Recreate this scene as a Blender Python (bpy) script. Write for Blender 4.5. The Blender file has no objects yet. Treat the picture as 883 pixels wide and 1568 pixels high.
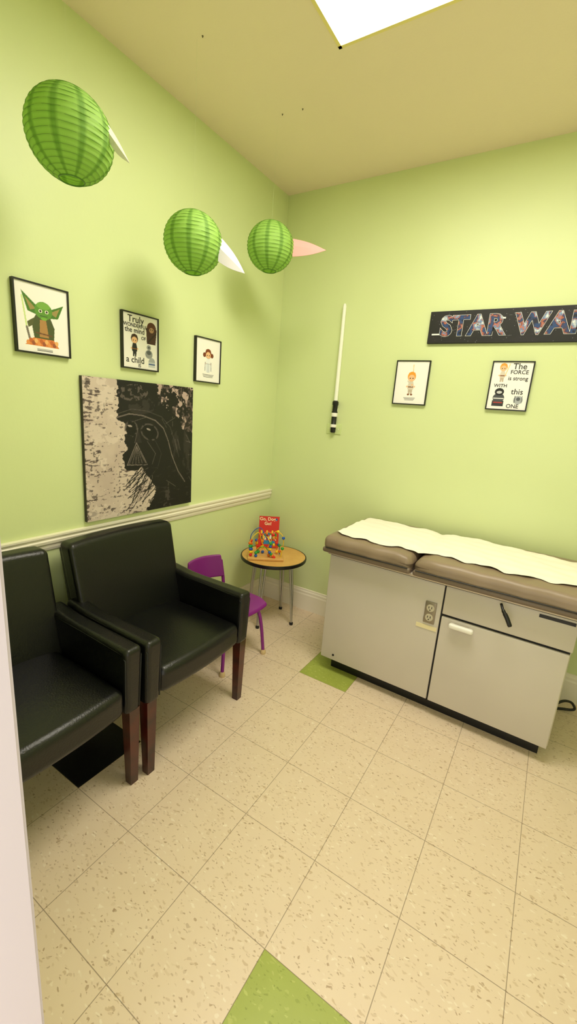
import bpy, bmesh, math, random
import numpy as np
from mathutils import Vector, Matrix
random.seed(4); rng=np.random.RandomState(7)
S=bpy.context.scene
try:
    S.view_settings.view_transform='Standard'; S.view_settings.look='None'
except Exception: pass
def lin(c):
    c=[x/255.0 for x in c[:3]]
    return tuple((x/12.92 if x<=0.04045 else ((x+0.055)/1.055)**2.4) for x in c)+(1.0,)
# ---------------------------------------------------------------- materials
def mat(name,col,rough=.5,metal=0.0,spec=.5,bump=None,var=None,emit=None,coat=0,trans=0,sheen=0):
    m=bpy.data.materials.new(name); m.use_nodes=True; nt=m.node_tree; b=nt.nodes['Principled BSDF']
    b.inputs['Base Color'].default_value=lin(col); b.inputs['Roughness'].default_value=rough
    b.inputs['Metallic'].default_value=metal; b.inputs['Specular IOR Level'].default_value=spec
    b.inputs['Coat Weight'].default_value=coat
    if emit: b.inputs['Emission Color'].default_value=lin(emit[0]); b.inputs['Emission Strength'].default_value=emit[1]
    tc=nt.nodes.new('ShaderNodeTexCoord')
    if var:
        sc,c2,det=var
        n=nt.nodes.new('ShaderNodeTexNoise'); n.inputs['Scale'].default_value=sc; n.inputs['Detail'].default_value=det
        nt.links.new(tc.outputs['Object'],n.inputs['Vector'])
        mx=nt.nodes.new('ShaderNodeMix'); mx.data_type='RGBA'
        mx.inputs['A'].default_value=lin(col); mx.inputs['B'].default_value=lin(c2)
        rp=nt.nodes.new('ShaderNodeMapRange'); rp.inputs[1].default_value=.35; rp.inputs[2].default_value=.65
        nt.links.new(n.outputs['Fac'],rp.inputs[0]); nt.links.new(rp.outputs[0],mx.inputs['Factor'])
        nt.links.new(mx.outputs['Result'],b.inputs['Base Color'])
    if bump:
        sc,st=bump
        n=nt.nodes.new('ShaderNodeTexNoise'); n.inputs['Scale'].default_value=sc; n.inputs['Detail'].default_value=4
        nt.links.new(tc.outputs['Object'],n.inputs['Vector'])
        bp=nt.nodes.new('ShaderNodeBump'); bp.inputs['Strength'].default_value=st; bp.inputs['Distance'].default_value=.004
        nt.links.new(n.outputs['Fac'],bp.inputs['Height']); nt.links.new(bp.outputs['Normal'],b.inputs['Normal'])
    return m
M={}
M['wall']=mat('wall_paint_green',(218,229,174),.42,spec=.4,bump=(45,.12),var=(1.5,(215,226,170),2))
M['ceil']=mat('ceiling_paint',(248,230,208),.9,spec=.2,bump=(120,.2))
M['trim']=mat('trim_cream',(246,238,222),.4)
M['jamb']=mat('door_jamb_white',(214,204,214),.45)
M['leather']=mat('black_leather',(11,11,12),.33,spec=.5,bump=(160,.25))
M['seam']=mat('black_piping',(6,6,7),.5)
M['maho']=mat('mahogany',(78,22,18),.28,var=(14,(46,12,12),5),coat=.3)
M['purple']=mat('purple_plastic',(134,34,134),.35)
M['glide']=mat('beige_rubber',(216,190,140),.6)
M['chrome']=mat('chrome',(190,190,188),.25,metal=.9)
M['wood']=mat('maple_laminate',(228,180,104),.35,var=(9,(216,164,90),6))
M['black']=mat('black_plastic',(12,12,13),.4)
M['cab']=mat('cabinet_enamel',(208,199,189),.38,var=(3,(204,195,185),2))
M['cabgap']=mat('cabinet_gap',(22,20,20),.6)
M['vinyl']=mat('taupe_vinyl',(150,130,110),.42,bump=(90,.12),var=(4,(140,121,101),2))
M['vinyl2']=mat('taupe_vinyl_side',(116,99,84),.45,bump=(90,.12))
M['rim']=mat('table_rim_metal',(206,192,176),.3,metal=.3)
M['paper']=mat('exam_paper',(250,244,234),.8,spec=.2,bump=(26,.7))
M['white']=mat('white_plastic',(242,238,232),.35)
M['ivory']=mat('label_ivory',(236,222,180),.5)
M['fblack']=mat('frame_black',(14,13,13),.35)
M['mat']=mat('print_white',(248,244,242),.6)
M['ink']=mat('print_ink',(34,32,34),.6)
M['string']=mat('fishing_line',(210,224,180),.4)
M['greenplate']=mat('painted_plate',(206,220,156),.5)
def cm(name,col,**k):
    if name not in M: M[name]=mat(name,col,**k)
    return M[name]
def vcol_mat(name,rough=.6,bump=None):
    m=mat(name,(255,255,255),rough,bump=bump); nt=m.node_tree
    a=nt.nodes.new('ShaderNodeVertexColor'); a.layer_name='Col'
    nt.links.new(a.outputs['Color'],nt.nodes['Principled BSDF'].inputs['Base Color']); return m
M['print']=vcol_mat('printed_art',.55); M['canvas']=vcol_mat('printed_canvas',.6,bump=(500,.2))
TS=.3048; TX=4.61881*TS; TY=-6.44759*TS
def floor_mat(name,base,base2,fleck,fleck2,light):
    m=bpy.data.materials.new(name); m.use_nodes=True; nt=m.node_tree; b=nt.nodes['Principled BSDF']; N=nt.nodes.new; Lk=nt.links.new
    g=N('ShaderNodeNewGeometry'); sep=N('ShaderNodeSeparateXYZ'); Lk(g.outputs['Position'],sep.inputs[0])
    def mth(op,a,bv=None):
        n=N('ShaderNodeMath'); n.operation=op
        if hasattr(a,'default_value') : Lk(a,n.inputs[0])
        else: n.inputs[0].default_value=a
        if bv is not None:
            if hasattr(bv,'default_value'): Lk(bv,n.inputs[1])
            else: n.inputs[1].default_value=bv
        return n.outputs[0]
    def edge(o,off):
        f=mth('FRACT',mth('DIVIDE',mth('SUBTRACT',o,off-30*TS),TS)); return mth('MINIMUM',f,mth('SUBTRACT',1.0,f))
    e=mth('MINIMUM',edge(sep.outputs['X'],TX),edge(sep.outputs['Y'],TY))
    gr=N('ShaderNodeMapRange'); gr.inputs[1].default_value=.0015; gr.inputs[2].default_value=.0055; gr.inputs[3].default_value=.72; gr.inputs[4].default_value=0; Lk(e,gr.inputs[0])
    n1=N('ShaderNodeTexNoise'); n1.inputs['Scale'].default_value=9; n1.inputs['Detail'].default_value=5; Lk(g.outputs['Position'],n1.inputs['Vector'])
    mix=N('ShaderNodeMix'); mix.data_type='RGBA'; mix.inputs['A'].default_value=lin(base); mix.inputs['B'].default_value=lin(base2); Lk(n1.outputs['Fac'],mix.inputs['Factor'])
    cur=mix.outputs['Result']
    for k,(sc,thr,colr,seed,dens) in enumerate(((48,.26,light,3,.74),(56,.24,fleck,0,.82),(38,.24,fleck2,5,.80),(90,.28,fleck,9,.82),(46,.24,fleck2,14,.82))):
        nd=N('ShaderNodeTexNoise'); nd.inputs['Scale'].default_value=30; nd.inputs['Detail'].default_value=3; Lk(g.outputs['Position'],nd.inputs['Vector'])
        va=N('ShaderNodeVectorMath'); va.operation='MULTIPLY_ADD'; Lk(nd.outputs['Color'],va.inputs[0]); va.inputs[1].default_value=(.035,.035,0); Lk(g.outputs['Position'],va.inputs[2])
        mp=N('ShaderNodeMapping'); mp.inputs['Location'].default_value=(seed,seed*.7,0); mp.inputs['Rotation'].default_value=(0,0,.5+seed*.12); mp.inputs['Scale'].default_value=(1,2.1,1); Lk(va.outputs[0],mp.inputs['Vector'])
        v=N('ShaderNodeTexVoronoi'); v.inputs['Scale'].default_value=sc; Lk(mp.outputs[0],v.inputs['Vector'])
        sc2=N('ShaderNodeSeparateColor'); Lk(v.outputs['Color'],sc2.inputs[0])
        a=mth('GREATER_THAN',sc2.outputs[0],dens); 
        mr=N('ShaderNodeMapRange'); mr.inputs[1].default_value=thr; mr.inputs[2].default_value=thr+.10; mr.inputs[3].default_value=1; mr.inputs[4].default_value=0; Lk(v.outputs['Distance'],mr.inputs[0])
        f=mth('MULTIPLY',mth('MULTIPLY',a,mr.outputs[0]),mth('ADD',mth('MULTIPLY',sc2.outputs[1],.55),.22))
        mx=N('ShaderNodeMix'); mx.data_type='RGBA'; Lk(f,mx.inputs['Factor']); Lk(cur,mx.inputs['A']); mx.inputs['B'].default_value=lin(colr); cur=mx.outputs['Result']
    mx=N('ShaderNodeMix'); mx.data_type='RGBA'; Lk(gr.outputs[0],mx.inputs['Factor']); Lk(cur,mx.inputs['A']); mx.inputs['B'].default_value=lin((104,82,60)); cur=mx.outputs['Result']
    Lk(cur,b.inputs['Base Color']); b.inputs['Roughness'].default_value=.36; b.inputs['Specular IOR Level'].default_value=.4
    n2=N('ShaderNodeTexNoise'); n2.inputs['Scale'].default_value=6; Lk(g.outputs['Position'],n2.inputs['Vector'])
    bp=N('ShaderNodeBump'); bp.inputs['Strength'].default_value=.12; bp.inputs['Distance'].default_value=.01; Lk(n2.outputs['Fac'],bp.inputs['Height']); Lk(bp.outputs['Normal'],b.inputs['Normal'])
    return m
M['fl_c']=floor_mat('vinyl_tile_cream',(234,214,192),(226,204,180),(166,136,106),(200,173,142),(244,230,212))
M['fl_g']=floor_mat('vinyl_tile_green',(168,180,86),(158,168,74),(134,146,58),(186,192,106),(190,198,110))
M['fl_k']=floor_mat('vinyl_tile_black',(20,20,28),(14,14,22),(34,34,40),(28,28,34),(34,34,44))
# ---------------------------------------------------------------- mesh helpers
def link(o,parent=None):
    S.collection.objects.link(o)
    if parent: o.parent=parent
    return o
def empty(name,loc=(0,0,0),rz=0,mtx=None):
    o=bpy.data.objects.new(name,None); o.empty_display_size=.1; link(o)
    if mtx is not None: o.matrix_world=mtx
    else: o.location=loc; o.rotation_euler=(0,0,rz)
    return o
def mesh(name,v,f,m,parent=None,smooth=False,ang=None):
    me=bpy.data.meshes.new(name); me.from_pydata([tuple(map(float,x)) for x in v],[],f); me.update()
    if m: me.materials.append(m)
    if smooth:
        me.polygons.foreach_set('use_smooth',[True]*len(me.polygons))
        if ang:
            try: me.set_sharp_from_angle(angle=math.radians(ang))
            except Exception: pass
    return link(bpy.data.objects.new(name,me),parent)
def rbox(name,c,s,r,m,parent=None,deform=None,n=2,k=3):
    h=[x/2 for x in s]; r=min(r,min(h)*.999)
    def axis(H):
        off=[r*math.tan(math.radians(45*i/k)) for i in range(1,k+1)]
        inner=list(np.linspace(-(H-r),H-r,n+1)); return [-(H-r)-o for o in reversed(off)]+inner+[H-r+o for o in off]
    ax=[axis(H) for H in h]; idx={}; V=[]; F=[]
    def vid(p):
        key=tuple(round(x,6) for x in p)
        if key not in idx:
            inn=[max(-(h[i]-r),min(h[i]-r,p[i])) for i in range(3)]
            d=Vector([p[i]-inn[i] for i in range(3)])
            if d.length>0: d=d.normalized()*r
            q=[inn[i]+d[i] for i in range(3)]
            if deform: q=deform(*q)
            idx[key]=len(V); V.append([q[i]+c[i] for i in range(3)])
        return idx[key]
    for a in range(3):
        b_,c_=(a+1)%3,(a+2)%3
        for sg in (-1,1):
            for i in range(len(ax[b_])-1):
                for j in range(len(ax[c_])-1):
                    q=[]
                    for (ii,jj) in ((i,j),(i+1,j),(i+1,j+1),(i,j+1)):
                        p=[0,0,0]; p[a]=sg*h[a]; p[b_]=ax[b_][ii]; p[c_]=ax[c_][jj]; q.append(vid(p))
                    F.append(q if sg>0 else q[::-1])
    return mesh(name,V,F,m,parent,True,50)
def box(name,lo,hi,m,parent=None,r=0):
    c=[(a+b)/2 for a,b in zip(lo,hi)]; s=[b-a for a,b in zip(lo,hi)]
    if r>0: return rbox(name,c,s,r,m,parent,n=1,k=2)
    v=[(x,y,z) for x in (lo[0],hi[0]) for y in (lo[1],hi[1]) for z in (lo[2],hi[2])]
    f=[(0,1,3,2),(4,6,7,5),(0,4,5,1),(2,3,7,6),(0,2,6,4),(1,5,7,3)]
    return mesh(name,v,f,m,parent)
def lathe(name,prof,m,parent=None,seg=32,c=(0,0,0),axis='z',caps=True,ang=40):
    V=[];F=[]
    for (r,z) in prof:
        for i in range(seg):
            a=2*math.pi*i/seg; p=(r*math.cos(a),r*math.sin(a),z)
            if axis=='x': p=(p[2],p[0],p[1])
            if axis=='y': p=(p[1],p[2],p[0])
            V.append((p[0]+c[0],p[1]+c[1],p[2]+c[2]))
    for j in range(len(prof)-1):
        for i in range(seg):
            F.append((j*seg+i,j*seg+(i+1)%seg,(j+1)*seg+(i+1)%seg,(j+1)*seg+i))
    if caps: F.append(tuple(range(seg))[::-1]); F.append(tuple((len(prof)-1)*seg+i for i in range(seg)))
    return mesh(name,V,F,m,parent,True,ang)
def tube(name,pts,r,m,parent=None,seg=10,closed=False):
    pts=[Vector(p) for p in pts]; V=[];F=[]; n=len(pts); up=None
    for i,p in enumerate(pts):
        d=(pts[min(i+1,n-1)]-pts[max(i-1,0)]).normalized()
        if up is None:
            up=Vector((0,0,1)) if abs(d.z)<.9 else Vector((1,0,0))
        s=d.cross(up).normalized(); up=s.cross(d).normalized()
        rr=r[min(i,len(r)-1)] if isinstance(r,(list,tuple)) else r
        for k in range(seg):
            a=2*math.pi*k/seg; V.append(p+s*math.cos(a)*rr+up*math.sin(a)*rr)
    for i in range(n-1):
        for k in range(seg): F.append((i*seg+k,i*seg+(k+1)%seg,(i+1)*seg+(k+1)%seg,(i+1)*seg+k))
    F.append(tuple(range(seg))[::-1]); F.append(tuple((n-1)*seg+k for k in range(seg)))
    return mesh(name,V,F,m,parent,True,60)
def spline(P,n=8):
    P=[Vector(p) for p in P]; Q=[P[0]*2-P[1]]+P+[P[-1]*2-P[-2]]; out=[]
    for i in range(1,len(Q)-2):
        for k in range(n):
            t=k/n; a,b,c,d=Q[i-1],Q[i],Q[i+1],Q[i+2]
            out.append(.5*((2*b)+(c-a)*t+(2*a-5*b+4*c-d)*t*t+(3*b-a-3*c+d)*t**3))
    out.append(P[-1]); return out
def prism(name,poly,z0,z1,m,parent=None,plane='xy'):
    n=len(poly)
    def P(a,b,z): return (a,b,z) if plane=='xy' else ((a,z,b) if plane=='xz' else (z,a,b))
    V=[P(a,b,z0) for a,b in poly]+[P(a,b,z1) for a,b in poly]
    F=[tuple(range(n))[::-1],tuple(range(n,2*n))]+[(i,(i+1)%n,n+(i+1)%n,n+i) for i in range(n)]
    o=mesh(name,V,F,m,parent); bm=bmesh.new(); bm.from_mesh(o.data); bmesh.ops.recalc_face_normals(bm,faces=bm.faces); bm.to_mesh(o.data); bm.free(); return o
def text(name,body,size,loc,m,parent,offset=0,extrude=.0004,align='CENTER',bold=0,sx=1,shear=0):
    cu=bpy.data.curves.new(name,'FONT'); cu.body=body; cu.size=size; cu.extrude=extrude; cu.offset=offset; cu.align_x=align; cu.align_y='CENTER'; cu.resolution_u=3; cu.shear=shear
    t=bpy.data.objects.new(name+'_t',cu); S.collection.objects.link(t); bpy.context.view_layer.update()
    me=bpy.data.meshes.new_from_object(t.evaluated_get(bpy.context.evaluated_depsgraph_get())); bpy.data.objects.remove(t)
    for v in me.vertices: v.co.x=v.co.x*sx+loc[0]; v.co.y+=loc[1]; v.co.z+=loc[2]
    me.materials.clear(); me.materials.append(m)
    o=bpy.data.objects.new(name,me); return link(o,parent)
def wallmtx(side,a,z,off=0):
    if side=='left': return Matrix(((0,0,1,off),(1,0,0,a),(0,1,0,z),(0,0,0,1)))
    return Matrix(((1,0,0,a),(0,0,-1,-off),(0,1,0,z),(0,0,0,1)))
class Art:
    def __init__(s,w,h,nx,bg):
        s.w,s.h=w,h; s.nx=nx; s.ny=int(nx*h/w); u,v=np.meshgrid(np.linspace(0,1,s.nx),np.linspace(0,1,s.ny)); s.u,s.v=u,v
        s.c=np.zeros(u.shape+(3,)); s.c[:]=bg
    def put(s,mask,col,a=1.0):
        mk=(mask*a)[...,None] if mask.dtype!=bool else (mask.astype(float)*a)[...,None]
        s.c=s.c*(1-mk)+np.array(col,float)*mk
    def ellm(s,cx,cy,rx,ry,rot=0):
        dx=(s.u-cx);dy=(s.v-cy)*s.h/s.w; rys=ry*s.h/s.w; c,sn=math.cos(rot),math.sin(rot)
        x=dx*c+dy*sn;y=-dx*sn+dy*c; return (x/rx)**2+(y/rys)**2
    def ell(s,cx,cy,rx,ry,col,rot=0,a=1): s.put(s.ellm(cx,cy,rx,ry,rot)<1,col,a)
    def polym(s,P,uu=None,vv=None):
        u=s.u if uu is None else uu; v=s.v if vv is None else vv
        ins=np.zeros(u.shape,bool); n=len(P)
        for i in range(n):
            x1,y1=P[i];x2,y2=P[(i+1)%n]
            if y1==y2: continue
            ins^=((v>min(y1,y2))&(v<=max(y1,y2))&(u<x1+(v-y1)*(x2-x1)/(y2-y1)))
        return ins
    def poly(s,P,col,a=1): s.put(s.polym(P),col,a)
    def line(s,a,b,w,col,al=1):
        ax,ay=a;bx,by=b; k=s.h/s.w; dx,dy=bx-ax,(by-ay)*k; L=dx*dx+dy*dy+1e-9
        t=np.clip(((s.u-ax)*dx+(s.v-ay)*k*dy)/L,0,1); d=np.hypot(s.u-ax-t*dx,(s.v-ay)*k-t*dy); s.put(d<w,col,al)
    def mesh(s,name,u0,v0,n,m,parent):
        x=s.u*s.w+u0;y=s.v*s.h+v0; N=s.nx*s.ny
        co=np.stack([x,y,np.full_like(x,n)],-1).reshape(-1,3)
        I=np.arange(N).reshape(s.ny,s.nx); F=np.stack([I[:-1,:-1],I[:-1,1:],I[1:,1:],I[1:,:-1]],-1).reshape(-1,4)
        me=bpy.data.meshes.new(name); me.vertices.add(N); me.vertices.foreach_set('co',co.ravel())
        me.loops.add(F.size); me.loops.foreach_set('vertex_index',F.ravel().astype(np.int32)); me.polygons.add(len(F))
        me.polygons.foreach_set('loop_start',np.arange(0,F.size,4,dtype=np.int32)); me.update(calc_edges=True)
        c=np.clip(s.c/255.0,0,1); c=np.where(c<=.04045,c/12.92,((c+.055)/1.055)**2.4).reshape(-1,3)
        ca=me.color_attributes.new('Col','FLOAT_COLOR','POINT'); ca.data.foreach_set('color',np.concatenate([c,np.ones((N,1))],1).ravel())
        me.materials.append(m); return link(bpy.data.objects.new(name,me),parent)
def vnoise(u,v,sx,sy,seed):
    u=np.clip(u,0,1.2);v=np.clip(v,0,1.2)
    r=np.random.RandomState(seed).rand(int(sy*1.2)+3,int(sx*1.2)+3); x=u*sx;y=v*sy; xi=x.astype(int);yi=y.astype(int); fx=x-xi;fy=y-yi; fx=fx*fx*(3-2*fx);fy=fy*fy*(3-2*fy)
    return (r[yi,xi]*(1-fx)+r[yi,xi+1]*fx)*(1-fy)+(r[yi+1,xi]*(1-fx)+r[yi+1,xi+1]*fx)*fy
def fbm(u,v,sx,sy,seed,o=4):
    t=0;a=.5;tot=0
    for k in range(o): t=t+a*vnoise(u,v,sx*2**k,sy*2**k,seed+k);tot+=a;a*=.55
    return t/tot
# ================================================================ ROOM
H=2.94; XR=2.75; YF=-2.58; DX0=1.44; DX1=2.36
i0,i1,j0,j1=-5,6,-6,7
green={(0,-1),(-2,4),(3,2)}; black={(-4,0),(3,-3)}
me=bpy.data.meshes.new('floor'); bm=bmesh.new()
for i in range(i0,i1):
    for j in range(j0,j1):
        x0,x1=TX+i*TS,TX+(i+1)*TS; y0,y1=TY+j*TS,TY+(j+1)*TS
        x0=max(x0,-.1); x1=min(x1,XR+.1); y1=min(y1,.1)
        if x1<=x0 or y1<=y0: continue
        f=bm.faces.new([bm.verts.new((x,y,0)) for x,y in ((x0,y0),(x1,y0),(x1,y1),(x0,y1))]); f.material_index=1 if (i,j) in green else 2 if (i,j) in black else 0
bmesh.ops.remove_doubles(bm,verts=bm.verts,dist=1e-5); bm.to_mesh(me); bm.free()
for k in ('fl_c','fl_g','fl_k'): me.materials.append(M[k])
link(bpy.data.objects.new('floor',me))
box('wall_left',(-.1,YF-.12,0),(0,.1,H),M['wall'])
box('wall_back',(0,0,0),(XR,.1,H),M['wall'])
box('wall_right',(XR,YF-.12,0),(XR+.1,.1,H),M['wall'])
bm=bmesh.new()
def addbox(bm,lo,hi):
    r=bmesh.ops.create_cube(bm,size=1)
    for v in r['verts']: v.co=Vector([(lo[i]+hi[i])/2+v.co[i]*(hi[i]-lo[i]) for i in range(3)])
addbox(bm,(0,YF-.12,0),(DX0-.02,YF,H)); addbox(bm,(DX1+.02,YF-.12,0),(XR,YF,H)); addbox(bm,(DX0-.02,YF-.12,2.12),(DX1+.02,YF,H))
me=bpy.data.meshes.new('wall_front'); bm.to_mesh(me); bm.free(); me.materials.append(M['wall']); link(bpy.data.objects.new('wall_front',me))
dj=empty('door_1',(0,0,0))
box('jamb_left',(DX0-.02,YF-.125,0),(DX0,YF+.004,2.1),M['jamb'],dj); box('jamb_right',(DX1,YF-.125,0),(DX1+.02,YF+.004,2.1),M['jamb'],dj)
box('jamb_head',(DX0-.02,YF-.125,2.1),(DX1+.02,YF+.004,2.12),M['jamb'],dj)
box('casing_left',(DX0-.08,YF,0),(DX0-.012,YF+.012,2.17),M['jamb'],dj); box('casing_right',(DX1+.012,YF,0),(DX1+.08,YF+.012,2.17),M['jamb'],dj)
LX0,LX1,LY0,LY1=.83,2.05,-1.55,-.94
bm=bmesh.new(); a,b_,c_,d_=-.1,XR+.1,YF-.12,.1
for lo,hi in (((a,c_,H),(LX0,d_,H+.1)),((LX1,c_,H),(b_,d_,H+.1)),((LX0,c_,H),(LX1,LY0,H+.1)),((LX0,LY1,H),(LX1,d_,H+.1))): addbox(bm,lo,hi)
me=bpy.data.meshes.new('ceiling'); bm.to_mesh(me); bm.free(); me.materials.append(M['ceil']); link(bpy.data.objects.new('ceiling',me))
lf=empty('ceiling_light_fixture',(0,0,0))
lm=mat('light_diffuser',(255,250,240),.5,emit=((255,248,231),17.5))
box('diffuser',(LX0+.012,LY0+.012,H+.012),(LX1-.012,LY1-.012,H+.02),lm,lf)
fm=mat('fixture_frame',(244,226,150),.4)
for nm,lo,hi in (('frame_a',(LX0,LY0,H-.004),(LX0+.014,LY1,H+.03)),('frame_b',(LX1-.014,LY0,H-.004),(LX1,LY1,H+.03)),('frame_c',(LX0,LY0,H-.004),(LX1,LY0+.014,H+.03)),('frame_d',(LX0,LY1-.014,H-.004),(LX1,LY1,H+.03))): box(nm,lo,hi,fm,lf)
box('housing',(LX0+.01,LY0+.01,H+.03),(LX1-.01,LY1-.01,H+.09),M['white'],lf)
prof=[(0,0),(.016,0),(.016,.125),(.012,.135),(.012,.15),(.007,.158),(.006,.17),(0,.172)]
prism('baseboard_back',[(-b,z) for b,z in prof],0,XR,M['trim'],plane='yz')
prism('baseboard_left',[(b,z) for b,z in prof],YF,-.018,M['trim'],plane='xz')
rp=[(0,0),(.006,.002),(.010,.014),(.010,.026),(.018,.034),(.020,.046),(.015,.052),(.015,.06),(.022,.064),(.022,.072),(0,.074)]
prism('trim_1',[(b,z+.835) for b,z in rp],YF,-.002,M['trim'],plane='xz')
for x,y in ((.37,-1.23),(.52,-.70),(.41,-.71)):
    lathe('ceiling_hook',[(.001,-.006),(.002,-.005),(.0025,-.002),(.004,0)],cm('hook_grey',(110,98,74)),seg=10,c=(x,y,H))
# ================================================================ ARMCHAIRS
def armchair(loc,rz=0):
    e=empty('armchair',loc,rz); Lm=M['leather']
    def crown(x,y,z):
        if z>0: z+=.022*(1-(y/.27)**2)*(1-(x/.29)**2)
        if x>.1: x+=.022*(1-(y/.27)**2)
        return x,y,z
    rbox('seat',(.345,0,.412),(.54,.505,.115),.032,Lm,e,crown,n=8,k=4)
    box('seat_frame',(.10,-.25,.345),(.575,.25,.37),M['black'],e)
    def bk(x,y,z):
        t=(z+.26)/.52
        y*=1.0+.03*t
        x+=-.115*t+.022*(abs(y)/.3)**2*(1 if x>0 else .6)
        z+=.006*(1-(y/.29)**2)*(t>.5)
        return x,y,z
    rbox('backrest',(.16,-.014,.625),(.085,.565,.54),.024,Lm,e,bk,n=10,k=4)
    rbox('backrest_rear',(.115,-.014,.60),(.045,.55,.52),.016,Lm,e,lambda x,y,z:(x-.11*((z+.26)/.52),y,z),n=6,k=3)
    for s,nm in ((-1,'arm_right'),(1,'arm_left')):
        def ad(x,y,z,s=s):
            t=(z+.14)/.28
            if x<-.1: z+= .02*((-.1-x)/.17)*max(t,0)
            x+= .012*t*(x>0)
            y*= .86+.14*t
            return x,y,z
        rbox(nm,(.35,s*.289,.484),(.53,.078,.285),.022,Lm,e,ad,n=8,k=4)
        tube(nm+'_piping',[(.10,s*.2535,.615),(.35,s*.2535,.612),(.59,s*.2535,.608),(.617,s*.254,.585),(.610,s*.256,.36)],.0032,M['seam'],e,seg=6)
        tube(nm+'_piping_outer',[(.10,s*.3235,.617),(.35,s*.3235,.613),(.59,s*.3235,.609),(.619,s*.3225,.585),(.610,s*.318,.36)],.0030,M['seam'],e,seg=6)
    for sx,sy,nm in ((.588,-.295,'leg_1'),(.588,.295,'leg_2'),(.10,-.26,'leg_3'),(.10,.26,'leg_4')):
        b=.017;t=.024; dx=.0 if sx>.3 else -.04
        V=[(sx+dx+x*b,sy+y*b,0) for x,y in ((-1,-1),(1,-1),(1,1),(-1,1))]+[(sx+x*t,sy+y*t,.355) for x,y in ((-1,-1),(1,-1),(1,1),(-1,1))]
        mesh(nm,V,[(3,2,1,0),(4,5,6,7),(0,1,5,4),(1,2,6,5),(2,3,7,6),(3,0,4,7)],M['maho'],e)
    return e
armchair((.06,-1.452,0)); armchair((.045,-2.114,0))
# ================================================================ KIDS CHAIR
kc=empty('child_chair',(.30,-.865,0),math.radians(-8))
P=M['purple']
rbox('seat',(0,.01,.335),(.35,.36,.022),.010,P,kc,lambda x,y,z:(x,y*(1-.12*(-x/.33)),z-.02*(x>.1)*((x-.1)/.065)**2+.02*(abs(y)/.17)**3-.006),n=12,k=2)
rbox('backrest',(-.185,-.015,.505),(.018,.30,.15),.009,P,kc,lambda x,y,z:(x-.03+.05*(abs(y)/.165)**2-.12*z,y*(1-.15*(z+.085)/.17),z),n=12,k=2)
for s in (-1,1):
    tube('back_post_%d'%(s+2),spline([(-.10,s*.13,.325),(-.16,s*.135,.345),(-.175,s*.135,.42),(-.185,s*.13-.01,.54)]),.011,P,kc)
    tube('leg_f%d'%(s+2),spline([(.08,s*.12,.322),(.15,s*.14,.30),(.175,s*.155,.2),(.19,s*.172,.012)]),.0105,P,kc)
    tube('leg_b%d'%(s+2),spline([(-.08,s*.12,.322),(-.13,s*.14,.30),(-.15,s*.155,.2),(-.165,s*.165,.012)]),.0105,P,kc)
    lathe('glide_f%d'%(s+2),[(.016,0),(.018,.006),(.016,.022),(.012,.03)],M['glide'],kc,16,c=(.19,s*.172,0))
    lathe('glide_b%d'%(s+2),[(.016,0),(.018,.006),(.016,.022),(.012,.03)],M['glide'],kc,16,c=(-.165,s*.165,0))
# ================================================================ ROUND TABLE
rt=empty('round_side_table',(.275,-.305,0),math.radians(6))
lathe('tabletop',[(.0,.478),(.226,.478),(.23,.481),(.23,.499),(.0,.4995)],M['wood'],rt,64,caps=False)
lathe('edge_band',[(.229,.476),(.236,.478),(.238,.489),(.236,.4995),(.229,.5005)],M['black'],rt,64,caps=False)
for k in range(4):
    a=math.pi/2*k; c,s=math.cos(a),math.sin(a)
    for d in (-.018,.018):
        tube('leg_%d%s'%(k,'a' if d<0 else 'b'),[(c*.14-s*d,s*.14+c*d,.476),(c*.165-s*d*.6,s*.165+c*d*.6,.25),(c*.18-s*d*.1,s*.18+c*d*.1,.012)],.008,M['chrome'],rt,seg=10)
    lathe('foot_%d'%k,[(.013,0),(.014,.014),(.011,.02)],M['black'],rt,12,c=(c*.18,s*.18,0))
# bead maze
bmz=empty('bead_maze_toy',(.265,-.395,.5008),math.radians(36))
rbox('base',(0,0,.009),(.25,.13,.018),.004,M['wood'],bmz,n=1,k=2)
cols=[(222,36,30),(250,206,30),(34,92,190),(40,160,60),(240,120,20)]
wires=[[(-.105,-.03,.018),(-.115,-.03,.12),(-.06,-.02,.19),(-.03,0,.11),(0,.01,.06),(.03,.0,.12),(.06,-.01,.20),(.115,-.03,.16),(.105,-.03,.018)],
[(-.10,.03,.018),(-.11,.03,.15),(-.05,.03,.21),(.0,.02,.14),(.04,.03,.09),(.09,.035,.09),(.10,.035,.018)],
[(-.07,-.045,.018),(-.07,-.045,.06),(-.02,-.05,.10),(.03,-.045,.05),(.06,-.045,.018)],
[(-.05,.045,.018),(-.07,.03,.10),(-.01,0,.185),(.06,.01,.16),(.08,.035,.018)],
[(.02,-.02,.018),(.03,-.02,.10),(.0,.02,.15),(-.03,.04,.10),(-.02,.04,.018)]]
for w,pts in enumerate(wires):
    c=cm('wire_%d'%(w%4),cols[(w+1)%5]); sp=spline(pts,7); tube('wire_%d'%w,sp,.0028,c,bmz,seg=6)
    for q in range(9):
        if q<5: ps=Vector(pts[0])+Vector((0,0,.011+.021*q)); 
        else: ps=sp[min(len(sp)-2,int(len(sp)*(.30+.08*q)))]
        if w in (2,) and 1<q<5: continue
        if q<5: t=min(1,(ps.z-.018)/max(.001,pts[1][2]-.018)); ps.x=pts[0][0]+(pts[1][0]-pts[0][0])*t
        cc=cm('bead_%d'%((q+w)%5),cols[(q+w)%5]); rr=.0112
        lathe('bead_%d_%d'%(w,q),[(rr*math.sin(math.pi*i/8)+.0001,-rr*math.cos(math.pi*i/8)) for i in range(9)],cc,bmz,14,c=ps,caps=False,ang=80)
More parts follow.
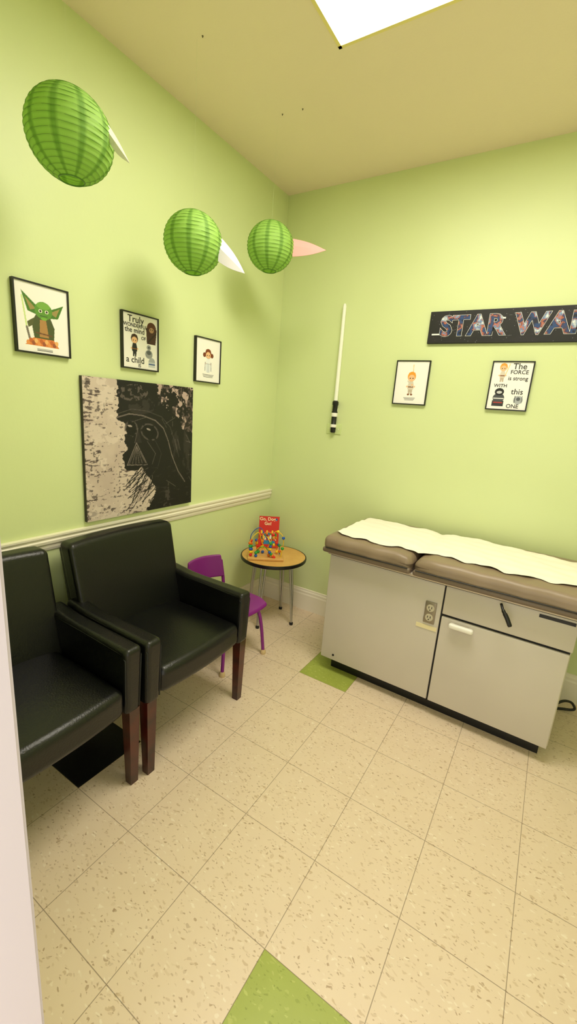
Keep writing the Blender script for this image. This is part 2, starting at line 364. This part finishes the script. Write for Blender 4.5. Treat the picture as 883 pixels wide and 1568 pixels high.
# book
bk=empty('picture_book',(.15,-.20,.5035),math.radians(36))
ba=Art(.15,.235,90,(216,44,34))
for k in range(9): ba.ell(.14+.09*k,.50-.05*(k%3),.05,.06,[(250,210,60),(40,120,170),(90,160,60)][k%3]); ba.ell(.15+.09*k,.30+.04*(k%2),.045,.07,[(60,60,60),(245,200,90),(240,240,240)][k%3])
ba.poly([(.1,.1),(.9,.1),(.8,.22),(.2,.24)],(50,140,190)); ba.ell(.85,.91,.06,.04,(40,90,160))
bkc=bpy.data.objects.new('cover_frame',None); link(bkc,bk); bkc.matrix_local=Matrix.Rotation(math.radians(80),4,'X')
ba.mesh('front_cover',-.075,.0,.0065,M['print'],bkc)
box('cover_boards',(-.076,0,-.006),(.076,.236,.006),cm('book_red',(200,36,30)),bkc)
box('pages',(-.073,.002,-.004),(.0765,.234,.004),M['mat'],bkc)
text('title','Go, Dog.\nGo!',.034,(-.010,.198,.0072),cm('book_cream',(255,244,200)),bkc,offset=.0006)
box('easel_leg',(-.02,.012,-.04),(.02,.016,-.006),M['mat'],bkc)
# ================================================================ EXAM TABLE
ar=math.radians(-1.2); px_,py_=.872,-.625
et=empty('exam_table',(px_-(math.cos(ar)*px_-math.sin(ar)*py_),py_-(math.sin(ar)*px_+math.cos(ar)*py_),0),ar); YB=-.625
box('body',(.872,YB+.02,.085),(2.08,-.05,.745),M['cab'],et,r=.006)
box('kick_base',(.92,YB+.06,0),(2.05,-.08,.09),M['black'],et)
box('gap_plate',(.878,YB+.012,.09),(2.075,YB+.022,.742),M['cabgap'],et)
rbox('left_panel',(1.194,YB+.006,.413),(.644,.016,.655),.004,M['cab'],et,n=1,k=2)
rbox('drawer_front',(1.803,YB+.006,.664),(.559,.016,.153),.004,M['cab'],et,n=1,k=2)
rbox('cabinet_door',(1.800,YB+.003,.331),(.550,.020,.487),.004,M['cab'],et,n=1,k=2)
box('top_rail',(.865,YB-.025,.747),(2.2,-.03,.766),M['rim'],et,r=.005)
box('under_pan',(.88,YB-.008,.74),(2.15,-.04,.75),M['cabgap'],et)
def cushfn(L,lo,hi):
    def f(x,y,z):
        top=z>0
        if top: z+=.008*(1-(y/.33)**2)
        e=min(1,(x+L/2)/.09) if lo else 1
        e2=min(1,(L/2-x)/.09) if hi else 1
        if top: z-= .020*(1-max(0,e))**2+.020*(1-max(0,e2))**2
        y*= 1-.025*(1-max(0,e))-.025*(1-max(0,e2))
        if y<-.3: y-=.004*math.sin(x*34)
        return x,y,z
    return f
CZ=.812; YC=-.352; SX=1.352
rbox('cushion_head',((.838+SX)/2-.002,YC,CZ),(SX-.838-.004,.645,.088),.034,M['vinyl'],et,cushfn(SX-.842,False,True),n=14,k=5)
rbox('cushion_foot',((2.26+SX)/2+.002,YC,CZ),(2.26-SX-.004,.645,.088),.034,M['vinyl'],et,cushfn(2.26-SX-.004,True,False),n=18,k=5)
rbox('cushion_board_head',((.838+SX)/2-.002,YC,.777),(SX-.838-.008,.652,.030),.012,M['vinyl2'],et,n=2,k=3)
rbox('cushion_board_foot',((2.26+SX)/2+.002,YC,.777),(2.26-SX-.008,.652,.030),.012,M['vinyl2'],et,n=2,k=3)
tube('piping',[(.86,YC-.327,.793),(SX-.02,YC-.327,.793)],.003,M['seam'],et,6); tube('piping_b',[(SX+.02,YC-.327,.793),(2.25,YC-.327,.793)],.003,M['seam'],et,6)
nx,ny=140,34; V=[];F=[]
for i in range(nx+1):
    x=.875+(2.262-.875)*i/nx
    yf=-.600+.016*math.sin(x*9+1)+.011*math.sin(x*31)+.006*math.sin(x*67)+(.05*(x-1.1) if x>1.1 else 0)
    yb=-.085-.02*math.sin(x*7)-.012*math.sin(x*23)-(.02*(x-1.2) if x>1.2 else 0)
    for j in range(ny+1):
        y=yf+(yb-yf)*j/ny; yy=(y-YC)/.33
        z=CZ+.044+.0036+.008*(1-yy**2)
        edge=(abs(y-YC)-.2885)/.034
        if edge>0: z-=.034*(1-math.sqrt(max(0,1-min(1,edge)**2)))
        if abs(x-SX)<.09: z-=.014*(1-abs(x-SX)/.09)**2
        ex=(.872-x)/.034
        if ex>0: z-=.034*(1-math.sqrt(max(0,1-ex*ex)))
        z+=.0024*math.sin(x*38+y*22)+.0018*math.sin(y*70+x*13)+.0014*abs(math.sin(x*53-y*31+2*math.sin(y*9)))+.0007*random.random()+.002
        V.append((x,y,z))
for i in range(nx):
    for j in range(ny):
        a=i*(ny+1)+j; F.append((a,a+ny+1,a+ny+2,a+1))
mesh('paper_sheet',V,F,M['paper'],et,True)
rbox('door_pull',(1.625,YB-.026,.55),(.115,.026,.026),.010,M['white'],et,n=2,k=3)
box('pull_mount_a',(1.575,YB-.02,.542),(1.59,YB,.558),M['white'],et); box('pull_mount_b',(1.66,YB-.02,.542),(1.675,YB,.558),M['white'],et)
rbox('outlet_plate',(1.466,YB-.005,.575),(.056,.008,.118),.003,cm('outlet_steel',(150,140,126),rough=.3,metal=.6),et,n=1,k=2)
for dz in (.026,-.026):
    lathe('socket',[(.0,-.003),(.019,-.003),(.020,0)],cm('outlet_ivory',(200,190,168)),et,20,c=(1.466,YB-.009,.575+dz),axis='y',caps=False)
    box('slot_l',(1.457,YB-.0135,.575+dz-.002),(1.460,YB-.011,.575+dz+.009),M['black'],et); box('slot_r',(1.471,YB-.0135,.575+dz-.002),(1.474,YB-.011,.575+dz+.009),M['black'],et)
    lathe('slot_g',[(0,-.0135),(.003,-.0135),(.003,-.011)],M['black'],et,10,c=(1.465,YB,.575+dz-.010),axis='y',caps=False)
box('label',(1.405,YB-.0045,.480),(1.51,YB-.001,.502),M['ivory'],et)
lathe('screw',[(.0,-.005),(.006,-.004),(.007,0)],M['seam'],et,12,c=(.955,YB-.002,.12),axis='y',caps=False)
tube('lever',spline([(1.775,YB-.03,.735),(1.79,YB-.055,.715),(1.81,YB-.065,.69),(1.83,YB-.07,.655)]),[.006]*8+[.008]*4+[.010]*12+[.008],M['black'],et)
box('pullout_slot',(1.93,YB-.0035,.712),(2.07,YB+.02,.728),M['black'],et)
tube('power_cable',spline([(2.10,-.16,.05),(2.14,-.12,.07),(2.18,-.09,.06),(2.2,-.08,.02),(2.14,-.1,.008),(2.06,-.14,.008)]),.007,M['black'],et,8)
# ================================================================ LANTERNS
def lantern(c,r,ear,earcol,rot=0):
    e=empty('paper_lantern',c,rot)
    nr,ns=57,80; V=[];F=[];C=[]; th0,th1=math.radians(13),math.radians(163)
    ca=lin((184,226,116)); cb=lin((106,156,60))
    for j in range(nr+1):
        t=th0+(th1-th0)*j/nr; ph=(j/3.0)%1; rr=r*(1-.022*math.sin(math.pi*ph)) 
        for i in range(ns):
            a=2*math.pi*i/ns; jj=1+.006*math.sin(a*10+j*.4)
            V.append((rr*math.sin(t)*math.cos(a)*jj,rr*math.sin(t)*math.sin(a)*jj,rr*.98*math.cos(t)))
            w=1.0 if i%8 in (0,1) else 0
            f=min(1,.62*w+(.22 if j%3==0 else 0)); C.append([ca[q]*(1-f)+cb[q]*f for q in range(3)]+[1])
    for j in range(nr):
        for i in range(ns): F.append((j*ns+i,(j+1)*ns+i,(j+1)*ns+(i+1)%ns,j*ns+(i+1)%ns))
    o=mesh('shade',V,F,M['lan'],e,True); at=o.data.color_attributes.new('Col','FLOAT_COLOR','POINT'); at.data.foreach_set('color',[x for q in C for x in q])
    for j in range(0,nr+1,3):
        t=th0+(th1-th0)*j/nr; R=r*math.sin(t)*1.001; pts=[(R*math.cos(2*math.pi*i/40),R*math.sin(2*math.pi*i/40),r*.98*math.cos(t)) for i in range(41)]
        tube('rib_%d'%(j//3),pts,.0007,cm('lantern_rib',(120,160,70)),e,4)
    for t,nm in ((th0,'top_ring'),(th1,'bottom_ring')):
        R=r*math.sin(t); pts=[(R*math.cos(2*math.pi*i/40),R*math.sin(2*math.pi*i/40),r*.98*math.cos(t)) for i in range(41)]
        tube(nm,pts,.0022,cm('lantern_rib2',(84,130,46)),e,6)
    R=r*math.sin(th0); tube('hanger',[(-R,0,r*.955),(0,0,r*.99),(R,0,r*.955)],.0012,M['string'],e,5)
    tube('thread',[(0,0,r*.98),(0,0,H-c[2])],.00018,M['string'],e,4)
    b1,b2,tp,mid=[Vector(q) for q in ear]; m_=cm('ear_%d_%d_%d'%earcol,earcol,rough=.7); n=(b2-b1).cross(tp-b1).normalized()
    Rz=Matrix.Rotation(-rot,3,'Z')
    V=[];F=[];ns_=12
    for i in range(ns_+1):
        t=i/ns_; up=b1.lerp(tp,t)+ mid*math.sin(math.pi*t); lo=b2.lerp(tp,t)-mid*.9*math.sin(math.pi*min(1,t*1.0)); cen=up.lerp(lo,.5)+n*(.018*(1-t))
        V+= [Rz@up,Rz@cen,Rz@lo]
    n=Rz@n; V2=[v+n*.0015 for v in V]; k=len(V)
    for i in range(ns_):
        a=i*3
        for q in (0,1):
            F.append((a+q,a+q+1,a+q+4,a+q+3)); F.append((k+a+q,k+a+q+3,k+a+q+4,k+a+q+1))
        F.append((a,a+3,k+a+3,k+a)); F.append((a+2,k+a+2,k+a+5,a+5))
    mesh('ear',V+V2,F,m_,e,True,30)
    return e
lm2=vcol_mat('lantern_paper',.6); nt=lm2.node_tree; pb=nt.nodes['Principled BSDF']; tr=nt.nodes.new('ShaderNodeBsdfTranslucent'); ms=nt.nodes.new('ShaderNodeMixShader'); ms.inputs[0].default_value=.45
vc=[n for n in nt.nodes if n.type=='VERTEX_COLOR'][0]; nt.links.new(vc.outputs[0],tr.inputs[0]); nt.links.new(pb.outputs[0],ms.inputs[1]); nt.links.new(tr.outputs[0],ms.inputs[2]); nt.links.new(ms.outputs[0],[n for n in nt.nodes if n.type=='OUTPUT_MATERIAL'][0].inputs[0]); M['lan']=lm2
RGT=Vector((.844,.5315,.0732)); UP=Vector((-.1862,.1622,.969))
def off(dx,dy): return RGT*dx+UP*dy
lantern((.39,-1.82,2.31),.127,(off(.056,.116),off(.118,-.01),off(.186,-.084),off(.008,.006)),(228,226,214),.3)
lantern((.34,-1.23,2.21),.127,(off(.125,.02),off(.108,-.080),off(.226,-.134),off(.006,.006)),(234,228,240),.9)
lantern((.34,-.65,2.38),.127,(off(.122,.045),off(.118,-.052),off(.302,-.018),off(0.000,.009)),(242,170,166),.1)
# ================================================================ FRAMED PRINTS
def frame(side,a0,a1,z0,z1,art_fn):
    w,h=a1-a0,z1-z0; e=empty('framed_print',mtx=wallmtx(side,a0,z0,.001)); t=.006; d=.018
    for nm,lo,hi in (('rail_bottom',(0,0,0),(w,t,d)),('rail_top',(0,h-t,0),(w,h,d)),('stile_left',(0,t,0),(t,h-t,d)),('stile_right',(w-t,t,0),(w,h-t,d))): box(nm,lo,hi,M['fblack'],e)
    box('backing',(t*.5,t*.5,0),(w-t*.5,h-t*.5,.011),M['mat'],e)
    A=Art(w-2*t,h-2*t,150,(248,244,242)); txt=art_fn(A); A.mesh('print',t,t,.0125,M['print'],e)
    for k,(s,u,v,sz,ink,sx) in enumerate(txt or []):
        text('lettering_%d'%k,s,sz,(t+u*(w-2*t),t+v*(h-2*t),.0132),ink,e,offset=.0003,extrude=.0002,sx=sx)
    return e
SK=(240,190,146)
def kid(A,x,y,s,hair,body,legs,belt=None,kx=1.0):
    A.poly([(x-.045*s,y),(x-.05*s,y+.10*s),(x+.05*s,y+.10*s),(x+.045*s,y),(x+.01*s,y),(x,y+.06*s),(x-.01*s,y)],legs)
    A.poly([(x-.065*s,y+.09*s),(x-.075*s,y+.14*s),(x-.045*s,y+.235*s),(x+.045*s,y+.235*s),(x+.075*s,y+.14*s),(x+.065*s,y+.09*s)],body)
    if belt: A.poly([(x-.06*s,y+.125*s),(x-.06*s,y+.145*s),(x+.06*s,y+.145*s),(x+.06*s,y+.125*s)],belt)
    A.ell(x-.085*s,y+.14*s,.018*s,.016*s,SK); A.ell(x+.085*s,y+.14*s,.018*s,.016*s,SK)
    A.ell(x,y+.315*s,.095*s,.085*s,hair); A.ell(x,y+.29*s,.075*s,.058*s,SK)
    A.poly([(x-.085*s,y+.33*s),(x+.0*s,y+.35*s),(x+.085*s,y+.33*s),(x+.07*s,y+.385*s),(x-.07*s,y+.385*s)],hair)
    for q in (-1,1): A.ell(x+q*.032*s,y+.285*s,.011*s,.012*s,(40,26,20))
def yoda(A):
    A.line((.19,.36),(.13,.80),.014,(206,226,150)); A.line((.19,.36),(.23,.2),.02,(120,110,100))
    A.poly([(.14,.10),(.30,.22),(.66,.26),(.80,.10)],(222,128,60)); 
    for k in range(12): A.ell(.2+.05*k,.14+.035*(k%2),.035,.035,[(232,150,80),(196,100,44),(160,84,50),(240,180,110)][k%4])
    A.poly([(.32,.22),(.28,.44),(.38,.58),(.64,.56),(.72,.40),(.70,.22)],(74,84,40)); A.poly([(.42,.24),(.44,.5),(.56,.5),(.6,.24)],(176,130,74))
    A.poly([(.30,.40),(.22,.36),(.2,.44),(.34,.52)],(86,90,46)); A.line((.36,.30),(.66,.28),.012,(110,70,40))
    A.poly([(.42,.68),(.12,.88),(.22,.60),(.42,.56)],(70,120,34)); A.poly([(.62,.66),(.92,.78),(.80,.56),(.60,.54)],(70,120,34))
    A.poly([(.38,.65),(.18,.80),(.27,.62)],(160,140,80)); A.poly([(.64,.63),(.84,.72),(.76,.58)],(160,140,80))
    A.ell(.52,.64,.17,.13,(92,146,46)); A.ell(.52,.71,.13,.05,(120,172,66)); A.ell(.46,.63,.035,.026,(245,240,220)); A.ell(.58,.63,.035,.026,(245,240,220)); A.ell(.46,.63,.02,.018,(30,30,20)); A.ell(.58,.63,.02,.018,(30,30,20)); A.line((.45,.56),(.59,.56),.006,(50,80,30)); A.ell(.52,.52,.06,.02,(120,176,60))
    for k in range(3): A.line((.36,.06-.012*k),(.66,.06-.012*k),.004,(60,60,60))
def truly(A):
    kid(A,.32,.22,1.05,(60,34,20),(30,30,34),(30,30,36),(140,90,40)); 
    A.ell(.82,.80,.14,.12,(92,46,34)); A.poly([(.68,.50),(.66,.8),(.98,.8),(.94,.50)],(72,40,34)); A.ell(.82,.77,.07,.05,(180,140,110)); A.ell(.79,.78,.012,.012,(20,16,16)); A.ell(.85,.78,.012,.012,(20,16,16)); A.line((.70,.52),(.95,.72),.018,(40,26,24))
    A.ell(.74,.30,.11,.085,(150,152,158)); A.ell(.74,.33,.07,.04,(90,94,100)); A.ell(.74,.43,.065,.05,(150,152,158)); A.ell(.74,.43,.02,.018,(30,30,40))
    A.ell(.83,.15,.10,.09,(170,174,180)); A.poly([(.73,.05),(.73,.15),(.93,.15),(.93,.05)],(200,204,210)); A.line((.74,.11),(.92,.11),.012,(50,80,140))
    I=M['ink']; return [('Truly',.36,.90,.044,I,1),('WONDERFUL',.35,.79,.024,I,.95),('the mind',.33,.70,.034,I,.95),('OF',.58,.58,.022,I,1),('a child',.34,.15,.042,I,1),('IS',.46,.05,.022,I,1)]
def leia(A):
    kid(A,.5,.24,1.35,(128,56,24),(238,238,242),(226,228,236),(150,150,160)); A.ell(.34,.63,.06,.055,(116,50,22)); A.ell(.66,.63,.06,.055,(116,50,22))
    A.poly([(.42,.22),(.40,.42),(.60,.42),(.58,.22)],(226,228,236)); A.line((.37,.26),(.38,.46),.012,(150,154,170)); A.line((.63,.26),(.62,.46),.012,(150,154,170)); A.line((.5,.22),(.5,.4),.006,(150,154,170))
    for k in range(3): A.line((.28+.02*k,.17-.03*k),(.74-.02*k,.17-.03*k),.006,(60,60,60))
def luke(A):
    A.line((.54,.44),(.52,.92),.012,(246,190,110),.75)
    kid(A,.5,.22,1.35,(240,160,50),(216,204,190),(196,178,160),(130,76,44)); A.line((.40,.54),(.53,.42),.022,(216,204,190)); A.ell(.54,.45,.028,.022,SK)
    A.ell(.45,.22,.035,.022,(130,76,44)); A.ell(.55,.22,.035,.022,(130,76,44))
    for k in range(3): A.line((.32+.02*k,.14-.026*k),(.68-.02*k,.14-.026*k),.006,(60,60,60))
def force(A):
    kid(A,.27,.58,1.0,(240,160,60),(216,204,190),(196,178,160),(130,76,44)); A.line((.34,.72),(.42,.96),.012,(246,190,110),.7)
    A.poly([(.12,.06),(.12,.18),(.42,.18),(.42,.06)],(50,50,56)); A.ell(.27,.24,.15,.10,(70,74,80)); A.ell(.27,.37,.12,.08,(30,30,36)); A.ell(.27,.36,.07,.03,(200,200,204)); A.line((.14,.23),(.40,.23),.012,(230,230,232)); A.line((.16,.14),(.38,.14),.012,(190,60,50))
    A.ell(.78,.21,.12,.09,(170,174,182)); A.ell(.78,.23,.05,.04,(90,94,100))
    A.line((.69,.15),(.69,.29),.008,(80,80,86)); A.line((.87,.15),(.87,.29),.008,(80,80,86))
    I=M['ink']; return [('The',.68,.91,.044,I,1),('FORCE',.69,.79,.029,I,1),('is strong',.68,.66,.030,I,.95),('WITH',.27,.50,.026,I,1),('this',.72,.38,.042,I,1),('ONE',.66,.07,.030,I,1)]
frame('left',-1.84,-1.62,1.675,1.94,yoda); frame('left',-1.36,-1.14,1.67,1.93,truly); frame('left',-.87,-.655,1.65,1.90,leia)
frame('back',.91,1.12,1.615,1.88,luke); frame('back',1.465,1.675,1.615,1.88,force)
# ================================================================ CANVAS (helmet portrait in distressed paint)
cv=empty('canvas_painting',mtx=wallmtx('left',-1.577,.934,.001)); W,Hc=.687,.677
box('stretcher',(0,0,0),(W,Hc,.0195),cm('canvas_edge',(50,42,44)),cv)
A=Art(W,Hc,340,(208,190,180)); u,v=A.u,A.v
n1=fbm(u,v,6,6,1); n3=fbm(u,v,45,45,21,3); nh=fbm(u,v,20,80,11,3); n4=fbm(u,v,4,4,31,5); n5=fbm(u,v,14,14,81,4); n6=fbm(u,v,24,8,91,4); n7=fbm(u,v,9,9,41)
A.put(np.clip((n1-.45)*4,0,1),(190,170,162),.7)
edgeL=np.clip(1-u/.22,0,1); low=np.clip(1-v/.5,0,1)
A.put((nh>.75-.14*edgeL-.05*low)&(u<.55),(74,60,60),.8)
A.put((n3>.73-.07*edgeL)&(u<.55),(60,50,50),.6)
A.put((n5>.60)&(u<.32),(224,208,198),.6)
uu=u+.045*(n7-.5)+.03*(n3-.5)+.03*(nh-.5); vv=v+.04*(fbm(u,v,9,9,51)-.5)
# silhouette: dome, flared brim, inset mask, muzzle grille, chin, cloak
mask=A.polym([(.27,1.1),(.26,.94),(.27,.82),(.24,.73),(.30,.70),(.33,.66),(.31,.58),(.33,.52),(.30,.46),(.31,.37),(.40,.33),(.47,.36),(.50,.30),(.54,.24),(.60,.18),(.58,.08),(.52,.02),(.56,-.1),(1.2,-.1),(1.2,1.1)],uu,vv)
K=(15,12,13); A.put(mask,K)
A.put(mask&(A.ellm(.40,.92,.13,.06,.1)<1)&(n3>.50),(112,98,96),.75)
A.put(mask&(A.ellm(.50,.84,.15,.07,.2)<1)&(n5>.52),(52,45,45),.8)
A.put(mask&(A.ellm(.88,.42,.12,.24,.1)<1)&(n6>.55),(46,39,40),.9)
hl=mask&A.polym([(.60,1.05),(.64,.90),(.70,.80),(.82,.76),(.90,.64),(1.1,.60),(1.1,1.1)],uu,vv)
A.put(hl&(n5>.44),(198,172,166),.95); A.put(hl&(n6>.56),(30,24,25),.95); A.put(hl&(n3>.62),(110,92,90),.8)
A.put(mask&(A.ellm(.78,.90,.07,.05,-.5)<1)&(n3>.35),K); A.put(mask&(A.ellm(.72,.80,.05,.07,-.2)<1)&(n3>.35),K)
def stroke(P,w,col,al=.85):
    for a,b in zip(P[:-1],P[1:]): A.line(a,b,w,col,al)
# brim line sweeping back and down to the flared neck guard
stroke([(.25,.735),(.36,.765),(.48,.755),(.60,.72),(.68,.66),(.73,.56),(.77,.44),(.84,.30),(.92,.20)],.0045,(128,114,110))
stroke([(.27,.765),(.38,.80),(.52,.79),(.66,.75),(.75,.67),(.80,.55),(.85,.42)],.0022,(84,74,73))
# lenses
for ex,ey,rx,ry,rt_ in ((.375,.655,.045,.050,-.2),(.545,.630,.075,.052,-.35)):
    A.put((A.ellm(ex,ey,rx+.014,ry+.012,rt_)<1)&(n3>.40),(92,81,80),.85); A.ell(ex,ey,rx,ry,(3,3,3),rt_); A.put((A.ellm(ex-.012,ey+.022,.020,.007,rt_)<1),(170,156,150))
# nose bridge, cheeks and grille
A.poly([(.435,.66),(.405,.55),(.47,.55)],(40,34,35)); stroke([(.435,.66),(.405,.55)],.002,(110,98,96)); 
A.poly([(.42,.55),(.335,.385),(.52,.375)],(30,26,26))
for q in range(6): A.line((.42,.525),(.352+.030*q,.392),.0022,(120,108,104),.85)
stroke([(.335,.385),(.52,.375),(.42,.55),(.335,.385)],.0030,(140,126,122))
stroke([(.52,.56),(.60,.46),(.56,.36),(.47,.33)],.0028,(92,82,80)); stroke([(.60,.56),(.66,.46),(.62,.34),(.54,.27)],.0018,(70,62,62))
r2=np.random.RandomState(3)
for k in range(100):
    x=.36+.62*r2.rand();y=.16+.62*r2.rand();an=-.9+.8*r2.randn();L=.03+.12*r2.rand(); ins=r2.rand()
    if .32<x<.6 and .36<y<.7 and ins<.28: continue
    A.line((x,y),(x+L*math.cos(an),y+L*math.sin(an)),.0008+.0009*r2.rand(),(158,144,138) if ins<.22 else (7,6,7),.65)
for k in range(46):
    x=.30+.26*r2.rand();y=.01+.28*r2.rand();A.line((x,y),(x+.05+.12*r2.rand(),y+.06+.14*r2.rand()),.0012+.003*r2.rand(),K,.9)
A.put(A.polym([(.68,.0),(.74,.26),(.77,.0)],uu,vv)&(n3>.55),(96,84,82),.6)
A.put(mask&(nh>.73)&(v<.35),(58,50,50),.6)
A.mesh('painting_face',0,0,.0202,M['canvas'],cv)
# ================================================================ SIGN
sg=empty('wall_sign',mtx=wallmtx('back',1.08,1.975,.001)); SW,SH=.89,.178
box('board',(0,0,0),(SW,SH,.018),M['black'],sg,r=.002)
A=Art(SW-.006,SH-.006,560,(14,12,16)); st=rng.rand(*A.u.shape); A.put((st>.9975),(230,230,240),.9); A.put((fbm(A.u,A.v,8,3,3)>.6),(28,20,32),.5)
A.mesh('starfield',.003,.003,.0186,M['print'],sg)
gm=bpy.data.materials.new('movie_collage'); gm.use_nodes=True; nt=gm.node_tree; tc=nt.nodes.new('ShaderNodeTexCoord'); vo=nt.nodes.new('ShaderNodeTexNoise'); vo.inputs['Scale'].default_value=22; vo.inputs['Detail'].default_value=5
cr=nt.nodes.new('ShaderNodeValToRGB'); el=cr.color_ramp.elements; el[0].position=.34; el[0].color=lin((14,18,44)); el[1].position=.68; el[1].color=lin((240,240,235))
for ps,cc in ((.44,(30,70,130)),(.49,(60,44,70)),(.53,(195,110,76)),(.57,(90,124,175))): x=el.new(ps); x.color=lin(cc)
nt.links.new(tc.outputs['Object'],vo.inputs[0]); nt.links.new(vo.outputs['Fac'],cr.inputs[0]); nt.links.new(cr.outputs[0],nt.nodes['Principled BSDF'].inputs['Base Color'])
for nm,s,x in (('word_a','STAR',.238),('word_b','WARS',.668)):
    text(nm+'_outline',s,.148,(x,.090,.0192),M['mat'],sg,offset=.0072,extrude=.0002,sx=1.0)
    text(nm+'_inner',s,.148,(x,.090,.0198),M['black'],sg,offset=.0056,extrude=.0002,sx=1.0)
    text(nm,s,.148,(x,.090,.0204),gm,sg,offset=.0042,extrude=.0002,sx=1.0)
for k,(a,b_) in enumerate((((.022,.047),(.07,.055)),((.37,.125),(.41,.133)))): box('letter_bar_%d'%k,(a[0],a[1],.0185),(b_[0],b_[1],.0195),M['mat'],sg)
# ================================================================ TOY SABER + painted outlet
sb=empty('toy_light_sword',(.512,-.022,0)); 
lathe('blade',[(.0135,1.60),(.0125,1.9),(.0115,2.21),(.009,2.225),(.003,2.23)],cm('blade_white',(246,246,236)),sb,20)
lathe('hilt',[(.014,1.395),(.018,1.40),(.018,1.43),(.020,1.432),(.020,1.447),(.0175,1.45),(.0175,1.52),(.020,1.522),(.020,1.54),(.0175,1.542),(.0175,1.58),(.021,1.585),(.021,1.605),(.014,1.612)],M['black'],sb,24)
for z0,z1 in ((1.432,1.452),(1.505,1.53)): lathe('band',[(.0205,z0),(.0212,z0+.003),(.0212,z1-.003),(.0205,z1)],M['white'],sb,24)
box('wall_clip',(-.012,.0,1.54),(.012,.021,1.56),M['white'],sb)
box('wall_clip_low',(-.012,.0,1.42),(.012,.021,1.435),M['white'],sb)
op=empty('blank_wall_plate',mtx=wallmtx('back',.455,1.385,.0005)); rbox('plate',(.055,.035,.003),(.11,.07,.006),.0025,M['greenplate'],op,n=1,k=2)
for x in (.02,.09): lathe('screw',[(0,.0075),(.003,.007),(.003,.006)],M['white'],op,8,c=(x,.035,0),caps=False)
# ================================================================ world
w=bpy.data.worlds.new('world'); S.world=w; w.use_nodes=True; bg=w.node_tree.nodes['Background']; bg.inputs[0].default_value=(1,.95,.89,1); bg.inputs[1].default_value=2.0
# ================================================================ camera
cd=bpy.data.cameras.new('camera'); cd.sensor_fit='VERTICAL'; cd.sensor_height=36; cd.lens=36*649.553/1568; cd.clip_start=.02
co=bpy.data.objects.new('camera',cd); link(co)
yaw,pit,roll=-0.54422,-0.23809,0.07538
f=Vector((math.sin(yaw)*math.cos(pit),math.cos(yaw)*math.cos(pit),math.sin(pit))); r=Vector((math.cos(yaw),-math.sin(yaw),0)); u_=r.cross(f)
R_=math.cos(roll)*r+math.sin(roll)*u_; U_=-math.sin(roll)*r+math.cos(roll)*u_
mw=Matrix(((R_.x,U_.x,-f.x,1.8525),(R_.y,U_.y,-f.y,-2.75171),(R_.z,U_.z,-f.z,1.53446),(0,0,0,1))); co.matrix_world=mw
S.camera=co
